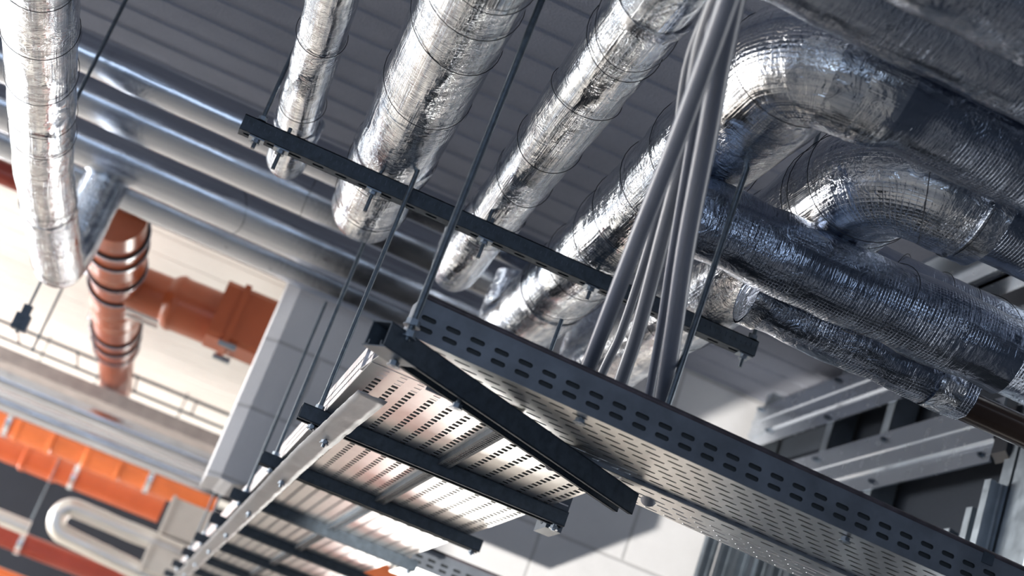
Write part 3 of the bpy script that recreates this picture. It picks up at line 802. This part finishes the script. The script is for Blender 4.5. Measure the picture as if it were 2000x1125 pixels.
# near stud assembly: black clip, telescoping sleeve, round grey conduit
root = empty('stud_sleeve', 'dark telescoped steel sleeve with a black clip beside the right-hand stud', 'sleeve')
mb = MB(); mb.box((SX + .002, 3.13, -.9), (SX + .075, 3.262, 1.60)); mb.build('sleeve_body', M['stud'], root, smooth=False)
mb = MB(); mb.prism([(SX - .014, 1.24), (SX + .004, 1.22), (SX + .004, 1.37), (SX - .014, 1.36)], 3.30, 3.365, 'Y'); mb.build('black_clip', M['dark_plastic'], root, smooth=False)
for z in (1.28, 1.305, 1.33): 
    mb = MB(); mb.box((SX - .004, 3.13, z), (SX + .002, 3.262, z + .004)); mb.build('corrugation', M['steel_dark'], root, smooth=False)
for z in (1.19, 1.40):
    mb = MB(); mb.tube([(SX - .006, 3.20, z), (SX + .002, 3.20, z)], .011, 16); mb.build('screw', M['bolt'], root, smooth=False)
mb = MB(); mb.box((SX - .002, 3.085, -.9), (SX + .010, 3.095, 1.6)); mb.build('edge_strip', M['rod'], root, smooth=False)
root = empty('conduit', 'round mauve-grey conduit standing at the right edge beside the dark sleeve', 'conduit')
mb = MB(); mb.tube([(SX - .01, 2.99, -1.2), (SX - .01, 2.99, 1.6)], .026, 24); mb.build('conduit_pipe', M['conduit'], root)
# stacked studs
def stackstud(label, x, y, z1, w=.034, lean=.0, group=None):
    root = empty('loose_stud', label, 'stud', group)
    mb = MB(); d = .024
    pr = [(0, 0), (w * .3, 0), (w * .36, .005), (w * .64, .005), (w * .7, 0), (w, 0), (w, d), (w - .0015, d), (w - .0015, .0015), (w * .7, .0015), (w * .64, .0065), (w * .36, .0065), (w * .3, .0015), (.0015, .0015), (.0015, d), (0, d)]
    mb.prism(pr, 0, z1 + EYE, 'Z', 0, True, True); o = mb.build('profile', M['stud'], root, smooth=False); o.location = (x, y, -EYE); o.rotation_euler = (-.02, lean, .1)
tops = ['leftmost of the loose upright studs stacked at the bottom edge', 'second from left of the loose upright studs stacked at the bottom edge', 'third from left of the loose upright studs stacked at the bottom edge', 'fourth from left of the loose upright studs stacked at the bottom edge',
        'fifth from left of the loose upright studs stacked at the bottom edge', 'sixth from left of the loose upright studs stacked at the bottom edge', 'rightmost of the loose upright studs stacked at the bottom edge']
for i, t in enumerate(tops):
    stackstud(t, 1.565 + i * .052, 4.35 + .012 * (i % 3) - i * .015, 1.075 + .02 * math.sin(i * 2.1) , .040, .0, 'loose studs stacked upright under the near tray')
for i, (t, x, y, z) in enumerate((('short loose stud top peeping over the near tray, left of the fuller stack', 1.885, 3.52, 1.085), ('left stud of the fuller stack standing inside the right-hand opening', 1.835, 3.34, 1.105),
        ('tallest stud of the fuller stack standing inside the right-hand opening', 1.845, 3.28, 1.125), ('right stud of the fuller stack standing against the right-hand stud', 1.80, 3.22, 1.15))):
    stackstud(t, x, y, z, .05)
# brown pipe
root = empty('brown_pipe', 'dark brown glossy pipe stub beyond the end of the lowest dark duct', 'pipe')
mb = MB(); mb.tube([(1.29, 2.53, 1.0), (1.50, 2.53, 1.0)], .030, 28); mb.build('pipe_body', M['brown'], root)
# unseen red cabinet, added for the red reflection in the tray bases
root = empty('added_red_cabinet', 'added unseen red steel cabinet on the far floor, mirrored in the tray bases', 'cabinet')
mb = MB(); mb.box((1.22, 10.2, -EYE), (1.62, 10.7, -.35)); mb.build('cabinet_body', M['red'], root, smooth=False)
for z in (-1.5, -1.2, -.9, -.6):
    mb = MB(); mb.box((1.25, 10.185, z), (1.59, 10.2, z + .24)); d = mb.build('drawer', M['red'], root, smooth=False)
    mb = MB(); mb.box((1.3, 10.165, z + .18), (1.54, 10.185, z + .2)); mb.build('handle', M['steel_dark'], d, smooth=False)

# ------------------------------------------------------------------ lights
def area(name, loc, rot, sx, sy, power, col):
    l = bpy.data.lights.new(name, 'AREA'); l.shape = 'RECTANGLE'; l.size = sx; l.size_y = sy; l.energy = power; l.color = col
    o = bpy.data.objects.new(name, l); C.objects.link(o); o.location = loc; o.rotation_euler = rot; return o
# daylight through the left-hand windows
up = math.radians(20)
for i, (y, p) in enumerate(((3.4, 10), (6.4, 240), (9.4, 480), (12.2, 450))):
    area('daylight_fill', (-6.95, y, .05), (0, -PI / 2 - up, 0), 2.2, 2.6, p, (1., .975, .93))
# area lamps added at two unseen far-wall openings for duct highlights
area('far_daylight_fill', (2.45, 13.95, -.2), (-PI / 2, 0, 0), 1.4, 2.2, 150, (1., .96, .88))
area('far_daylight_fill', (-4.7, 13.95, .15), (-PI / 2, 0, 0), 4.6, 2.1, 200, (1., .97, .92))
# unseen low spot added to cast the bright patch on the blockwork
def spot(loc, tgt, power, size, col, rad=.05):
    l = bpy.data.lights.new('patch_spot', 'SPOT'); l.energy = power; l.spot_size = size; l.spot_blend = .12; l.color = col; l.shadow_soft_size = rad
    o = bpy.data.objects.new('patch_spot', l); C.objects.link(o); o.location = loc
    o.rotation_euler = (Vector(tgt) - Vector(loc)).to_track_quat('-Z', 'Y').to_euler(); return o
spot((-1.2, 2.0, -1.3), (1.78, 5.15, 1.18), 1500, math.radians(17), (1., .95, .86))
# small lamp added outside the frame for edge highlights on the right-hand ducts
area('daylight_fill', (1.925, 2.62, 1.0), (0, PI / 2, 0), .62, .98, 5., (1., .97, .90))
area('daylight_fill', (-1.5, -1.95, .2), (PI / 2, 0, 0), 5, 1.8, 60, (.66, .80, 1.))  # cool fill lamp added before the front wall, which has no window
w = bpy.data.worlds.new('sky'); bpy.context.scene.world = w; w.use_nodes = True
w.node_tree.nodes['Background'].inputs[0].default_value = (.50, .62, .85, 1); w.node_tree.nodes['Background'].inputs[1].default_value = 1.2

# ------------------------------------------------------------------ finish: put things on their bases, lift to eye height
dg = bpy.context.evaluated_depsgraph_get(); bpy.context.view_layer.update()
for o in [o for o in C.objects if o.parent is None]:
    if o.type == 'EMPTY':
        pts = []
        def walk(q):
            for c_ in q.children:
                if c_.type == 'MESH': pts.extend(c_.matrix_world @ Vector(b) for b in c_.bound_box)
                walk(c_)
        walk(o)
        if pts:
            lo = [min(p[i] for p in pts) for i in range(3)]; hi = [max(p[i] for p in pts) for i in range(3)]
            base_ = Vector(((lo[0] + hi[0]) / 2, (lo[1] + hi[1]) / 2, lo[2])); d = base_ - o.location
            o.location = base_
            for c_ in o.children: c_.location = c_.location - d
    o.location.z += EYE

# ------------------------------------------------------------------ camera
cam = bpy.data.cameras.new('camera'); co = bpy.data.objects.new('camera', cam); C.objects.link(co)
cam.sensor_width = 36; cam.lens = 36 * 3008 / 2000
R = Matrix(((.90495, -.26149, .33569), (-.39687, -.2341, .88752), (-.15349, -.93639, -.31562)))  # columns: world axes in camera space
co.matrix_world = Matrix.Translation((0, 0, EYE)) @ R.transposed().to_4x4()
cam.clip_start = .05
cam.dof.use_dof = True; cam.dof.focus_distance = 2.75; cam.dof.aperture_fstop = 3.6
sc = bpy.context.scene; sc.camera = co
sc.view_settings.view_transform = 'Standard'; sc.view_settings.look = 'None'; sc.view_settings.gamma = 1; sc.view_settings.exposure = .2
sc.view_settings.use_curve_mapping = False
